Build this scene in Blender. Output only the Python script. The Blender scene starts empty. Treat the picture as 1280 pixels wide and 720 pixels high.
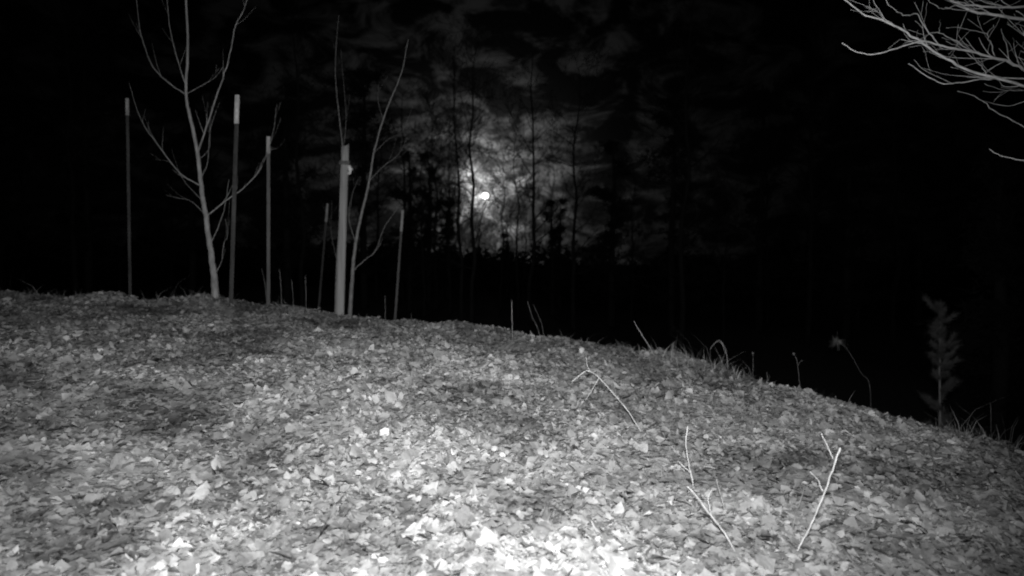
import bpy, math, random
import numpy as np
from mathutils import Vector, Matrix

random.seed(7)
rng = np.random.default_rng(7)
S = bpy.context.scene
COL = S.collection

# ------------------------------------------------------------------ camera
CAM_Z = 0.82
F = 834.0                       # focal length in photo pixels (1280 wide)
HOR = 330.0                     # photo row of the true horizon
cd = bpy.data.cameras.new('trail_camera')
cam = bpy.data.objects.new('trail_camera', cd)
COL.objects.link(cam)
cam.location = (0, 0, CAM_Z)
PITCH = math.atan((360 - HOR) / F)
cam.rotation_euler = (math.pi / 2 - PITCH, 0, 0)
cd.sensor_width = 36
cd.lens = 36 * F / 1280
cd.clip_start = 0.05
cd.clip_end = 6000
cd.dof.use_dof = True
cd.dof.focus_distance = 2.8
cd.dof.aperture_fstop = 2.5
S.camera = cam

S.view_settings.view_transform = 'Standard'
S.view_settings.look = 'None'
S.view_settings.exposure = 0
S.view_settings.gamma = 1
S.cycles.filter_width = 2.0        # soft little lens of a trail camera

# ------------------------------------------------------------------ night sky lit by the moon
MOON = Vector(((607 - 640) / F, 1.0, (HOR - 245) / F)).normalized()
MOON_EL = math.asin(MOON.z)
MOON_AZ = math.atan2(MOON.x, MOON.y)
world = bpy.data.worlds.new('World')
S.world = world
world.use_nodes = True
nt = world.node_tree
nt.nodes.clear()


def N(t, kind, **kw):
    n = t.nodes.new(kind)
    for k, v in kw.items():
        setattr(n, k, v)
    return n


def mth(t, op, a, b=None, clamp=False):
    n = t.nodes.new('ShaderNodeMath')
    n.operation = op
    n.use_clamp = clamp
    for i, v in enumerate((a, b)):
        if v is None:
            continue
        if isinstance(v, (int, float)):
            n.inputs[i].default_value = v
        else:
            t.links.new(v, n.inputs[i])
    return n.outputs[0]


out = N(nt, 'ShaderNodeOutputWorld')
bg = N(nt, 'ShaderNodeBackground')
nt.links.new(bg.outputs[0], out.inputs[0])
tc = N(nt, 'ShaderNodeTexCoord')
nrm = N(nt, 'ShaderNodeVectorMath', operation='NORMALIZE')
nt.links.new(tc.outputs['Generated'], nrm.inputs[0])
dot = N(nt, 'ShaderNodeVectorMath', operation='DOT_PRODUCT')
nt.links.new(nrm.outputs[0], dot.inputs[0])
dot.inputs[1].default_value = MOON
theta = mth(nt, 'ARCCOSINE', mth(nt, 'MINIMUM', dot.outputs['Value'], 0.99999))
# light scattered forward by thin cloud: bright aureole, long faint skirt
g1 = mth(nt, 'MULTIPLY', mth(nt, 'EXPONENT', mth(nt, 'MULTIPLY', theta, -1 / 0.032)), 2.5)
g2 = mth(nt, 'MULTIPLY', mth(nt, 'EXPONENT', mth(nt, 'MULTIPLY', theta, -1 / 0.10)), 0.085)
g3 = mth(nt, 'MULTIPLY', mth(nt, 'EXPONENT', mth(nt, 'MULTIPLY', theta, -1 / 0.30)), 0.0022)
mp = N(nt, 'ShaderNodeMapping')
nt.links.new(nrm.outputs[0], mp.inputs[0])
mp.inputs['Scale'].default_value = (1.0, 1.0, 1.9)
mp.inputs['Location'].default_value = (3.1, 0.4, 0.7)
nz = N(nt, 'ShaderNodeTexNoise')
nz.inputs['Scale'].default_value = 14.0
nz.inputs['Detail'].default_value = 7
nz.inputs['Roughness'].default_value = 0.62
nz.inputs['Distortion'].default_value = 0.7
nt.links.new(mp.outputs[0], nz.inputs['Vector'])
cr = N(nt, 'ShaderNodeMapRange', interpolation_type='SMOOTHSTEP')
nt.links.new(nz.outputs[0], cr.inputs['Value'])
cr.inputs['From Min'].default_value = 0.44
cr.inputs['From Max'].default_value = 0.66
cr.inputs['To Min'].default_value = 0.03
cr.inputs['To Max'].default_value = 1.0
sky = N(nt, 'ShaderNodeTexSky', sky_type='NISHITA')
sky.sun_disc = False
sky.sun_elevation = MOON_EL
sky.sun_rotation = MOON_AZ
sky.dust_density = 3
bw = N(nt, 'ShaderNodeRGBToBW')
nt.links.new(sky.outputs[0], bw.inputs[0])
base = mth(nt, 'MULTIPLY', bw.outputs[0], 0.00002)     # moonlit air is a millionth of daylight
soft = mth(nt, 'MULTIPLY_ADD', cr.outputs[0], 0.86)
soft.node.inputs[2].default_value = 0.14
near = mth(nt, 'MULTIPLY', g1, soft)
far = mth(nt, 'MULTIPLY', mth(nt, 'ADD', g2, g3), cr.outputs[0])
tot = mth(nt, 'ADD', mth(nt, 'ADD', near, far), base)
nt.links.new(tot, bg.inputs['Color'])
bg.inputs['Strength'].default_value = 1.0

# moonlight (the one "sun") and the infrared flash of the trail camera, the LED array above its lens
ml = bpy.data.lights.new('moonlight', 'SUN')
ml.energy = 0.004
ml.angle = math.radians(0.6)
mo = bpy.data.objects.new('moonlight', ml)
COL.objects.link(mo)
mo.rotation_euler = (-MOON).to_track_quat('-Z', 'Y').to_euler()
fl = bpy.data.lights.new('infrared_flash', 'SPOT')
FLASH = 690.0
fl.energy = FLASH
fl.spot_size = math.radians(99)
fl.spot_blend = 1.0
fl.shadow_soft_size = 0.025
fo = bpy.data.objects.new('infrared_flash', fl)
COL.objects.link(fo)
fo.location = (0, -0.01, CAM_Z + 0.075)
fo.rotation_euler = Vector((-0.06, 1, -0.04)).to_track_quat('-Z', 'Y').to_euler()


# ------------------------------------------------------------------ helpers
def lattice(seed, n=256):
    return np.random.default_rng(seed).random((n, n))


_L = {}


def vnoise(x, y, scale, seed):
    if seed not in _L:
        _L[seed] = lattice(seed)
    g = _L[seed]
    x = np.asarray(x, float) / scale
    y = np.asarray(y, float) / scale
    xi = np.floor(x).astype(int)
    yi = np.floor(y).astype(int)
    fx = x - xi
    fy = y - yi
    fx = fx * fx * (3 - 2 * fx)
    fy = fy * fy * (3 - 2 * fy)
    a = g[xi % 256, yi % 256]
    b = g[(xi + 1) % 256, yi % 256]
    c = g[xi % 256, (yi + 1) % 256]
    d = g[(xi + 1) % 256, (yi + 1) % 256]
    return (a * (1 - fx) + b * fx) * (1 - fy) + (c * (1 - fx) + d * fx) * fy - 0.5


def terrain(x, y):
    """height of the ground: a leaf-covered mound that falls away, dark wood floor beyond"""
    x = np.asarray(x, float)
    y = np.asarray(y, float)
    xc = np.clip(x, -9, 9)
    yc = np.clip(y, -3, 9)
    z = 0.02 + 0.05 * yc - 0.062 * xc
    dx = np.where(x > -2.5, x + 2.5, (x + 2.5) * 0.55)
    s = np.sqrt(dx * dx + y * y) - 5.75
    s = np.log1p(np.exp(np.clip(s * 5, -40, 40))) / 5 + np.where(s * 5 > 40, s - 8, 0)
    drop = 2.1 * (1 - np.exp(-(0.10 * s + 0.26 * s * s / (1 + 0.5 * s)) / 2.1 * 1.15))
    z = z - drop - 0.11 * np.clip(x - 1.25, 0, 5) ** 1.15
    near = np.exp(-np.maximum(np.hypot(x, y) - 10, 0) / 6)
    z = z + near * (0.10 * vnoise(x, y, 1.1, 1) + 0.10 * vnoise(x, y, 0.42, 2) + 0.035 * vnoise(x, y, 0.17, 3) + 0.022 * vnoise(x, y, 0.075, 4))
    for hx, hy, hh, hr in ((-2.55, 5.55, .05, .22), (-2.9, 5.6, .06, .14), (-3.35, 5.6, .05, .16), (-3.6, 5.5, .035, .1), (-1.1, 5.5, .03, .12)):
        z = z + hh * np.exp(-((x - hx) ** 2 + (y - hy) ** 2) / hr ** 2)      # heaped leaves on the crest
    r = np.hypot(x, y)
    z = z + 0.6 * (1 - near) * vnoise(x, y, 9, 5) + np.clip((r - 45) / 60, 0, 1) ** 1.5 * 2.9
    return z


def gz(x, y):
    return float(terrain(x, y))


def P(u, v, d):
    """photo pixel at depth d (metres along the view's ground direction) -> world point"""
    return Vector(((u - 640) / F * d, d, CAM_Z + (HOR - v) / F * d))


def ground_hit(u, v, dmin=0.9, dmax=9):
    ds = np.arange(dmin, dmax, 0.01)
    x = (u - 640) / F * ds
    z = CAM_Z + (HOR - v) / F * ds
    h = terrain(x, ds) >= z
    if h.any():
        return float(ds[np.argmax(h)])
    return None


def mesh_obj(name, verts, faces, mat, parent=None, smooth=True, attr=None):
    me = bpy.data.meshes.new(name)
    me.from_pydata([tuple(v) for v in verts], [], faces)
    if smooth:
        me.polygons.foreach_set('use_smooth', [True] * len(me.polygons))
    if mat:
        me.materials.append(mat)
    o = bpy.data.objects.new(name, me)
    COL.objects.link(o)
    if parent:
        o.parent = parent
    return o


def np_obj(name, verts, tris, mat, parent=None, smooth=False, attr=None):
    """fast mesh from numpy triangles; attr = per-vertex float named 'tone'"""
    me = bpy.data.meshes.new(name)
    me.vertices.add(len(verts))
    me.vertices.foreach_set('co', np.ascontiguousarray(verts, np.float32).ravel())
    n = len(tris)
    me.loops.add(n * 3)
    me.loops.foreach_set('vertex_index', np.ascontiguousarray(tris, np.int32).ravel())
    me.polygons.add(n)
    me.polygons.foreach_set('loop_start', np.arange(0, n * 3, 3, dtype=np.int32))
    me.polygons.foreach_set('use_smooth', np.full(n, smooth))
    if attr is not None:
        a = me.attributes.new('tone', 'FLOAT', 'POINT')
        a.data.foreach_set('value', np.ascontiguousarray(attr, np.float32))
    me.update(calc_edges=True)
    me.materials.append(mat)
    o = bpy.data.objects.new(name, me)
    COL.objects.link(o)
    if parent:
        o.parent = parent
    return o


def tag(o, label=None, cat=None, group=None, kind=None):
    for k, v in (('label', label), ('category', cat), ('group', group), ('kind', kind)):
        if v:
            o[k] = v
    return o


def empty(name, loc):
    o = bpy.data.objects.new(name, None)
    COL.objects.link(o)
    o.location = loc
    o.empty_display_size = 0.1
    return o


def copy_tree(o, parent=None):
    c = o.copy()
    COL.objects.link(c)
    c.parent = parent
    for ch in list(o.children):
        copy_tree(ch, c)
    return c


def smooth_path(pts, rad, sub=4, jit=0.0):
    """Catmull-Rom through the points, radii interpolated"""
    pts = [Vector(p) for p in pts]
    if len(pts) == 2:
        pts = [pts[0], pts[0].lerp(pts[1], .5), pts[1]]
        rad = [rad[0], (rad[0] + rad[-1]) / 2, rad[-1]]
    o, r = [], []
    n = len(pts)
    for i in range(n - 1):
        p0 = pts[max(i - 1, 0)]
        p1, p2 = pts[i], pts[i + 1]
        p3 = pts[min(i + 2, n - 1)]
        for k in range(sub):
            t = k / sub
            q = 0.5 * ((2 * p1) + (p2 - p0) * t + (2 * p0 - 5 * p1 + 4 * p2 - p3) * t * t + (3 * p1 - p0 - 3 * p2 + p3) * t ** 3)
            if jit and (i or k):
                q = q + Vector((random.gauss(0, jit), random.gauss(0, jit), random.gauss(0, jit * .6)))
            o.append(q)
            r.append(rad[i] + (rad[i + 1] - rad[i]) * t)
    o.append(pts[-1])
    r.append(rad[-1])
    return o, r


class MB:
    def __init__(s):
        s.v, s.f = [], []

    def tube(s, pts, rad, n=6, cap=True):
        b = len(s.v)
        k = len(pts)
        up = Vector((0.31, 0.17, 0.93))
        for i, p in enumerate(pts):
            d = (pts[min(i + 1, k - 1)] - pts[max(i - 1, 0)])
            if d.length < 1e-9:
                d = Vector((0, 0, 1))
            d.normalize()
            a = d.cross(up)
            if a.length < 0.05:
                a = d.cross(Vector((1, 0, 0)))
            a.normalize()
            c = d.cross(a)
            for j in range(n):
                t = 2 * math.pi * j / n
                s.v.append(p + (a * math.cos(t) + c * math.sin(t)) * rad[i])
        for i in range(k - 1):
            for j in range(n):
                q = b + i * n + j
                w = b + i * n + (j + 1) % n
                s.f.append((q, w, w + n, q + n))
        if cap:
            s.f.append(tuple(b + j for j in reversed(range(n))))
            s.f.append(tuple(b + (k - 1) * n + j for j in range(n)))
        return s

    def box(s, c, h, m=None):
        b = len(s.v)
        for i in range(8):
            p = Vector(((1 if i & 1 else -1) * h[0], (1 if i & 2 else -1) * h[1], (1 if i & 4 else -1) * h[2]))
            if m:
                p = m @ p
            s.v.append(p + Vector(c))
        for f in ((0, 2, 3, 1), (4, 5, 7, 6), (0, 1, 5, 4), (2, 6, 7, 3), (0, 4, 6, 2), (1, 3, 7, 5)):
            s.f.append(tuple(b + i for i in f))
        return s

    def build(s, name, mat, parent=None, smooth=True, origin=None):
        v = s.v if origin is None else [p - origin for p in s.v]
        return mesh_obj(name, v, s.f, mat, parent, smooth)


# ------------------------------------------------------------------ materials (monochrome, as infrared film sees them)
def mat_grey(name, lo, hi, scale=8, rough=0.8, spec=0.2, stretch=(1, 1, 1), bump=0.0, bscale=40, detail=6, tone=None, rnd=False, coords='Object', trans=0.0):
    m = bpy.data.materials.new(name)
    m.use_nodes = True
    t = m.node_tree
    b = t.nodes['Principled BSDF']
    b.inputs['Roughness'].default_value = rough
    b.inputs['Specular IOR Level'].default_value = spec
    tcn = N(t, 'ShaderNodeTexCoord')
    mpn = N(t, 'ShaderNodeMapping')
    mpn.inputs['Scale'].default_value = stretch
    t.links.new(tcn.outputs[coords], mpn.inputs[0])
    n1 = N(t, 'ShaderNodeTexNoise')
    n1.inputs['Scale'].default_value = scale
    n1.inputs['Detail'].default_value = detail
    n1.inputs['Roughness'].default_value = 0.65
    t.links.new(mpn.outputs[0], n1.inputs['Vector'])
    mr = N(t, 'ShaderNodeMapRange')
    mr.inputs['From Min'].default_value = 0.3
    mr.inputs['From Max'].default_value = 0.7
    mr.inputs['To Min'].default_value = lo
    mr.inputs['To Max'].default_value = hi
    t.links.new(n1.outputs[0], mr.inputs['Value'])
    c = mr.outputs[0]
    if tone:
        a = N(t, 'ShaderNodeAttribute', attribute_name='tone')
        c = mth(t, 'MULTIPLY', c, a.outputs['Fac'])
    if rnd:
        oi = N(t, 'ShaderNodeObjectInfo')
        r2 = N(t, 'ShaderNodeMapRange')
        r2.inputs['To Min'].default_value = rnd[0]
        r2.inputs['To Max'].default_value = rnd[1]
        t.links.new(oi.outputs['Random'], r2.inputs['Value'])
        c = mth(t, 'MULTIPLY', c, r2.outputs[0])
    t.links.new(c, b.inputs['Base Color'])
    if bump:
        n2 = N(t, 'ShaderNodeTexNoise')
        n2.inputs['Scale'].default_value = bscale
        n2.inputs['Detail'].default_value = 5
        t.links.new(mpn.outputs[0], n2.inputs['Vector'])
        bp = N(t, 'ShaderNodeBump')
        bp.inputs['Strength'].default_value = bump
        bp.inputs['Distance'].default_value = 0.01
        t.links.new(n2.outputs[0], bp.inputs['Height'])
        t.links.new(bp.outputs[0], b.inputs['Normal'])
    if trans:
        tr = N(t, 'ShaderNodeBsdfTranslucent')
        t.links.new(c, tr.inputs[0])
        mx = N(t, 'ShaderNodeMixShader')
        mx.inputs[0].default_value = trans
        t.links.new(b.outputs[0], mx.inputs[1])
        t.links.new(tr.outputs[0], mx.inputs[2])
        t.links.new(mx.outputs[0], t.nodes['Material Output'].inputs[0])
    return m


M = dict(
    soil=mat_grey('mossy_soil', 0.12, 0.36, 14, bump=0.35, bscale=160, detail=9),
    leaf=mat_grey('dry_leaf', 0.75, 1.15, 26, rough=0.55, spec=0.3, tone=True, trans=0.18, bump=0.35, bscale=90),
    leaf_one=mat_grey('dry_leaf_single', 0.26, 0.42, 26, rough=0.55, spec=0.3, rnd=(0.55, 1.25), trans=0.18, bump=0.35, bscale=90),
    leaf_pale=mat_grey('bleached_leaf', 0.28, 0.48, 24, rough=0.5, spec=0.35, trans=0.15, bump=0.3, bscale=90),
    grass=mat_grey('winter_grass', 0.8, 1.1, 12, rough=0.6, spec=0.2, tone=True, trans=0.2),
    birch=mat_grey('pale_bark', 0.13, 0.36, 22, stretch=(1, 1, 0.45), bump=0.5, bscale=60),
    twig=mat_grey('twig_bark', 0.09, 0.22, 30, bump=0.3, bscale=80),
    wood=mat_grey('weathered_post_wood', 0.16, 0.31, 30, stretch=(1, 1, 0.06), bump=0.5, bscale=70),
    rope=mat_grey('tarred_rope', 0.06, 0.14, 60, bump=0.5),
    knot=mat_grey('plastic_insulator', 0.45, 0.6, 20, rough=0.4),
    steel=mat_grey('painted_steel', 0.02, 0.12, 14, rough=0.55, spec=0.4, stretch=(1, 1, .2)),
    white=mat_grey('white_post_paint', 0.3, 0.75, 20, rough=0.5, spec=0.3, stretch=(1, 1, .3)),
    white_dim=mat_grey('dim_white_post_paint', 0.18, 0.5, 20, rough=0.6, stretch=(1, 1, .3)),  # darker copy of the white: dimmer light on far tips put into colour
    stalk=mat_grey('dry_stalk', 0.28, 0.62, 40, rough=0.6, stretch=(1, 1, .5)),
    dimstalk=mat_grey('dark_stalk', 0.12, 0.3, 18, rough=0.7),
    needle=mat_grey('pine_needles', 0.035, 0.085, 9, rough=0.6),
    bark=mat_grey('dark_bark', 0.03, 0.08, 4, stretch=(1, 1, .3), bump=0.8, bscale=12),
    pine=mat_grey('dark_pine_foliage', 0.02, 0.05, 3, rough=0.8),
    branch=mat_grey('grey_branch_bark', 0.26, 0.6, 30, bump=0.4, bscale=60),
)

# ------------------------------------------------------------------ ground: one graded sheet out to the horizon
def graded(lo, hi, step, far):
    a = np.arange(lo, hi + 1e-6, step)
    g = []
    s, p = step, hi
    while p < far:
        s *= 1.13
        p += s
        g.append(p)
    h = []
    s, p = step, lo
    while p > -far:
        s *= 1.13
        p -= s
        h.append(p)
    return np.array(h[::-1] + list(a) + g)


gx = graded(-5.6, 4.6, 0.035, 900)
gy = graded(0.7, 7.0, 0.03, 900)
X, Y = np.meshgrid(gx, gy)
Z = terrain(X, Y)
nx, ny = len(gx), len(gy)
vv = np.stack([X.ravel(), Y.ravel(), Z.ravel()], 1)
i0 = (np.arange(ny - 1)[:, None] * nx + np.arange(nx - 1)[None, :]).ravel()
tri = np.concatenate([np.stack([i0, i0 + 1, i0 + nx + 1], 1), np.stack([i0, i0 + nx + 1, i0 + nx], 1)])
ground = np_obj('ground', vv, tri, M['soil'], smooth=True)
tag(ground, 'dark mossy earth of the mound under the fallen leaves', kind='structure')

# ------------------------------------------------------------------ the moon
bpy_moon_r = 3000 * math.tan(math.radians(0.275))
mb = MB()
mp_ = MOON * 3000
vs, fs = [], []
for i in range(17):
    for j in range(32):
        a, b_ = math.pi * i / 16, 2 * math.pi * j / 32
        vs.append(Vector((math.sin(a) * math.cos(b_), math.sin(a) * math.sin(b_), math.cos(a))) * bpy_moon_r)
for i in range(16):
    for j in range(32):
        fs.append((i * 32 + j, i * 32 + (j + 1) % 32, (i + 1) * 32 + (j + 1) % 32, (i + 1) * 32 + j))
mm = bpy.data.materials.new('moon_surface')
mm.use_nodes = True
t = mm.node_tree
t.nodes.clear()
em = N(t, 'ShaderNodeEmission')
no = N(t, 'ShaderNodeTexNoise')
no.inputs['Scale'].default_value = 0.05
e2 = mth(t, 'MULTIPLY_ADD', no.outputs[0], 4.0)
e2.node.inputs[2].default_value = 4.0
t.links.new(e2, em.inputs['Strength'])
t.links.new(em.outputs[0], N(t, 'ShaderNodeOutputMaterial').inputs[0])
moon = mesh_obj('moon', vs, fs, mm)
moon.location = mp_
tag(moon, 'bright overexposed moon low behind the bare trees', 'moon')

# ------------------------------------------------------------------ leaf litter
def leaf_shape(kind, n, seed):
    """rows of left, mid, right along the midrib; unit length, curled and folded"""
    r = np.random.default_rng(seed)
    tt = np.linspace(0, 1, n)
    if kind == 0:      # oval
        w = 0.27 * np.sin(np.pi * tt ** 0.85) ** 0.8
    elif kind == 1:    # lobed oak
        w = (0.20 + 0.10 * tt) * np.sin(np.pi * np.clip(tt, 0, 1)) ** 0.6
        w = w * (0.85 + 0.38 * np.sin(2 * np.pi * 3.1 * tt + r.uniform(0, 6)))
    else:              # broad maple
        w = np.interp(tt, [0, .12, .3, .42, .62, .75, 1], [.05, .3, .52, .24, .36, .14, .0])
    w = np.maximum(w, 0.004)
    wl = w * (1 + r.normal(0, .12, n))
    wr = w * (1 + r.normal(0, .12, n))
    fold = r.uniform(-0.15, 0.75)
    curl = r.uniform(-1.2, 2.0)
    tw = r.uniform(-0.9, 0.9)
    ang = curl * (tt - .5)
    cx = np.cumsum(np.cos(ang)) / n
    cz = np.cumsum(np.sin(ang)) / n
    V = []
    for i in range(n):
        a = tw * (tt[i] - .5)
        for sgn, ww in ((-1, wl[i]), (0, 0), (1, wr[i])):
            f_ = fold + r.normal(0, .12)
            y, z = sgn * ww * math.cos(f_), abs(sgn) * ww * math.sin(f_) + r.normal(0, .012 if n < 6 else .028)
            y, z = y * math.cos(a) - z * math.sin(a), y * math.sin(a) + z * math.cos(a)
            sk = 0.12 * abs(sgn) * (1 if kind == 2 else .3) * (w[i] / .3)
            V.append((cx[i] - sk * math.sin(0.5), y, cz[i] + z))
    V = np.array(V)
    V[:, 0] -= V[:, 0].mean()
    V[:, 2] -= V[:, 2].mean()
    T = []
    for i in range(n - 1):
        for k in (0, 1):
            q = i * 3 + k
            T += [(q, q + 1, q + 4), (q, q + 4, q + 3)]
    # petiole
    b = len(V)
    V = np.vstack([V, V[1] + (0, .012, 0), V[1] + (0, -.012, 0), V[1] + (-.22, 0, .03 + r.normal(0, .05))])
    T.append((b, b + 1, b + 2))
    return V, np.array(T)


FINE = [leaf_shape((0, 1, 0, 2, 0)[k % 5], 12, 100 + k) for k in range(15)]
COARSE = [leaf_shape((0, 0, 1, 0, 2, 0)[k % 6], 4, 300 + k) for k in range(24)]


def rot_mats(yaw, tilt, tdir, roll):
    """yaw about z, then tilt about a horizontal axis at direction tdir"""
    n = len(yaw)
    c, s = np.cos(yaw), np.sin(yaw)
    Rz = np.zeros((n, 3, 3))
    Rz[:, 0, 0], Rz[:, 0, 1], Rz[:, 1, 0], Rz[:, 1, 1], Rz[:, 2, 2] = c, -s, s, c, 1
    k = np.stack([np.cos(tdir), np.sin(tdir), np.zeros(n)], 1)
    K = np.zeros((n, 3, 3))
    K[:, 0, 1], K[:, 0, 2], K[:, 1, 0], K[:, 1, 2], K[:, 2, 0], K[:, 2, 1] = -k[:, 2], k[:, 1], k[:, 2], -k[:, 0], -k[:, 1], k[:, 0]
    I = np.eye(3)[None]
    R = I + np.sin(tilt)[:, None, None] * K + (1 - np.cos(tilt))[:, None, None] * (K @ K)
    return R @ Rz


NL = 120000
d = 1.15 + (6.9 - 1.15) * rng.random(NL) ** 0.8
bear = rng.uniform(-0.92, 0.92, NL)
lx, ly = bear * d, d
cover = 1.1 * vnoise(lx, ly, 0.7, 21) + 1.0 * vnoise(lx, ly, 0.26, 22) + 0.10 - 0.17 * np.clip(-lx - 0.4, 0, 2.2) - 0.13 * np.clip(ly - 2.8, 0, 3)
keep = rng.random(NL) < np.clip(0.50 + 1.5 * cover, 0.07, 1)
lx, ly, d = lx[keep], ly[keep], d[keep]
n = len(lx)
size = np.exp(rng.normal(math.log(0.040), 0.36, n)).clip(0.016, 0.09)
tilt = np.abs(rng.normal(0, 0.30, n))
tilt = np.where(rng.random(n) < 0.05, rng.uniform(.7, 1.4, n), tilt)
tone = np.exp(rng.normal(math.log(0.36), 0.22, n)).clip(0.14, 0.65)
rots = rot_mats(rng.uniform(0, 2 * np.pi, n), tilt, rng.uniform(0, 2 * np.pi, n), None)
flip = rng.random(n) < 0.5
lz = terrain(lx, ly)
e = 0.05
nxn = -(terrain(lx + e, ly) - lz) / e
nyn = -(terrain(lx, ly + e) - lz) / e
lift = size * (0.04 + 0.30 * np.sin(tilt)) + rng.random(n) * 0.012
# the 300 that show largest are leaves of their own
inview = (np.abs(lx / ly) < 0.75) & ((HOR + (CAM_Z - lz) / ly * F) < 712)
score = np.where(inview, size / ly * (1 + np.sin(tilt)), 0)
NSINGLE = 286
order = np.argsort(-score)
single, rest = order[:NSINGLE], order[NSINGLE:]
def PA(x, y):      # drifts of bleached and of dark, wet, mossy litter, shifted so a pale one paints in the flash's hot spot
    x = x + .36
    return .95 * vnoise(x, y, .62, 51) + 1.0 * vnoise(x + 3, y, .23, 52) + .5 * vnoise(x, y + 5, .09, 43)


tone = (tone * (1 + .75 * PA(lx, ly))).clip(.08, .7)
VV, TT, AA = [], [], []
off = 0
pick = rng.integers(0, len(COARSE), n)
for k, (V, T) in enumerate(COARSE):
    idx = rest[pick[rest] == k]
    Vs = np.repeat(V[None], len(idx), 0)
    Vs[:, :, 2] *= np.where(flip[idx], -1, 1)[:, None]
    W = np.einsum('nij,nvj->nvi', rots[idx], Vs) * size[idx][:, None, None]
    W[:, :, 2] += W[:, :, 0] * -nxn[idx][:, None] + W[:, :, 1] * -nyn[idx][:, None]
    W += np.stack([lx[idx], ly[idx], lz[idx] + lift[idx]], 1)[:, None, :]
    VV.append(W.reshape(-1, 3))
    TT.append((T[None] + (np.arange(len(idx)) * len(V))[:, None, None] + off).reshape(-1, 3))
    AA.append(np.repeat(tone[idx], len(V)))
    off += len(V) * len(idx)
# crumbled and matted bits of older leaves between the whole ones
nf = 190000
fd = 1.1 + (6.9 - 1.1) * rng.random(nf) ** 0.75
fx = rng.uniform(-.92, .92, nf) * fd
fs = np.exp(rng.normal(math.log(0.013), .4, nf)).clip(.005, .03)
fz = terrain(fx, fd)
fm = rot_mats(rng.uniform(0, 6.28, nf), np.abs(rng.normal(0, .32, nf)), rng.uniform(0, 6.28, nf), None)
quad = np.array([[-1, -.45, 0], [.1, -.7, .25], [1, .1, -.1], [-.2, .65, .2]])
q4 = np.repeat(quad[None], nf, 0) + rng.normal(0, .22, (nf, 4, 3))
W = np.einsum('nij,nvj->nvi', fm, q4) * fs[:, None, None]
W += np.stack([fx, fd, fz + .003 + fs * .25], 1)[:, None, :]
VV.append(W.reshape(-1, 3))
qi = (np.arange(nf) * 4)[:, None] + off
TT.append(np.concatenate([qi + np.array([[0, 1, 2]]), qi + np.array([[0, 2, 3]])]))
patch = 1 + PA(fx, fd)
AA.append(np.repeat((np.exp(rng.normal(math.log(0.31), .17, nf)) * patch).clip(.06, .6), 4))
litter = np_obj('leaf_litter', np.concatenate(VV), np.concatenate(TT), M['leaf'], smooth=True, attr=np.concatenate(AA))
tag(litter, 'carpet of dry fallen leaves covering the mound', 'leaf litter', kind='stuff')

protos = []
for k, (V, T) in enumerate(FINE):
    me = bpy.data.meshes.new('fallen_leaf')
    me.from_pydata([tuple(v) for v in V], [], [tuple(int(q) for q in f) for f in T])
    me.polygons.foreach_set('use_smooth', [True] * len(me.polygons))
    me.materials.append(M['leaf_one'])
    protos.append(me)
LAB = ('dry oval leaf lying curled in the litter on the mound',
       'dry oak leaf with lobed edges lying in the litter on the mound',
       'broad dry maple leaf lying in the litter on the mound')
for i in single:
    k = int(rng.integers(0, len(protos)))
    o = bpy.data.objects.new('fallen_leaf', protos[k])
    COL.objects.link(o)
    R = Matrix((rots[i] if tilt[i] < .8 else rot_mats(np.array([i * 1.7]), np.array([.35]), np.array([i * 2.3]), None)[0]).tolist()).to_4x4()
    o.matrix_world = Matrix.Translation((lx[i], ly[i], lz[i] + lift[i] * .8)) @ R @ Matrix.Diagonal((size[i], size[i], size[i], 1))
    tag(o, LAB[(0, 1, 0, 2, 0)[k % 5]], 'leaf', ('oval leaves', 'oak leaves', 'maple leaves')[(0, 1, 0, 2, 0)[k % 5]] + ' scattered on the mound')


# the pale leaves that stand out one by one: photo pixel, width in pixels, tilt, label
def pale_leaf(u, v, wpx, kind, tilt_, yaw, label, mat='leaf_pale', lean=0.0):
    dd = ground_hit(u, v) or 3
    V, T = leaf_shape(kind, 11, int(u * 7 + v))
    p = P(u, v, dd)
    s = .85 * wpx / F * dd
    me = bpy.data.meshes.new('pale_leaf')
    me.from_pydata([tuple(q) for q in V], [], [tuple(int(q) for q in f) for f in T])
    me.polygons.foreach_set('use_smooth', [True] * len(me.polygons))
    me.materials.append(M[mat])
    o = bpy.data.objects.new('pale_leaf', me)
    COL.objects.link(o)
    R = Matrix.Rotation(lean, 4, 'Y') @ Matrix.Rotation(tilt_, 4, 'X') @ Matrix.Rotation(yaw, 4, 'Z')
    o.matrix_world = Matrix.Translation((0, 0, 0)) @ R @ Matrix.Diagonal((s, s, s, 1))
    zmin = min((o.matrix_world @ Vector(q)).z for q in V)
    o.matrix_world = Matrix.Translation((p.x, p.y, gz(p.x, p.y) - zmin - 0.008)) @ o.matrix_world
    tag(o, label, 'leaf')


pale_leaf(536, 622, 38, 0, 0.85, 1.0, 'large bleached leaf standing upright in the bright foreground litter', lean=.25)
pale_leaf(562, 632, 44, 1, 0.5, 0.3, 'bleached lobed leaf lying flat against the large upright leaf')
pale_leaf(518, 634, 36, 0, 0.6, 2.6, 'bleached curled leaf at the foot of the large upright leaf')
pale_leaf(548, 644, 40, 2, 0.3, 1.9, 'broad bleached leaf in front of the large upright leaf')
pale_leaf(500, 503, 17, 0, 1.1, 1.5, 'small pale leaf standing on edge in mid mound')
pale_leaf(484, 500, 15, 0, 0.5, .3, 'small pale leaf lying beside the leaf standing on edge')
pale_leaf(335, 592, 30, 0, 0.7, 2.6, 'white folded leaf with one raised tip on open moss')
pale_leaf(404, 548, 24, 0, 0.35, .2, 'bright oval leaf lying flat near the darker hollow')
pale_leaf(410, 612, 24, 2, 1.0, 1.2, 'pale torn leaf tilted up behind dark gap in the litter')
pale_leaf(378, 612, 18, 0, 0.8, .9, 'small bright leaf tipped up between moss clumps')
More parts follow.
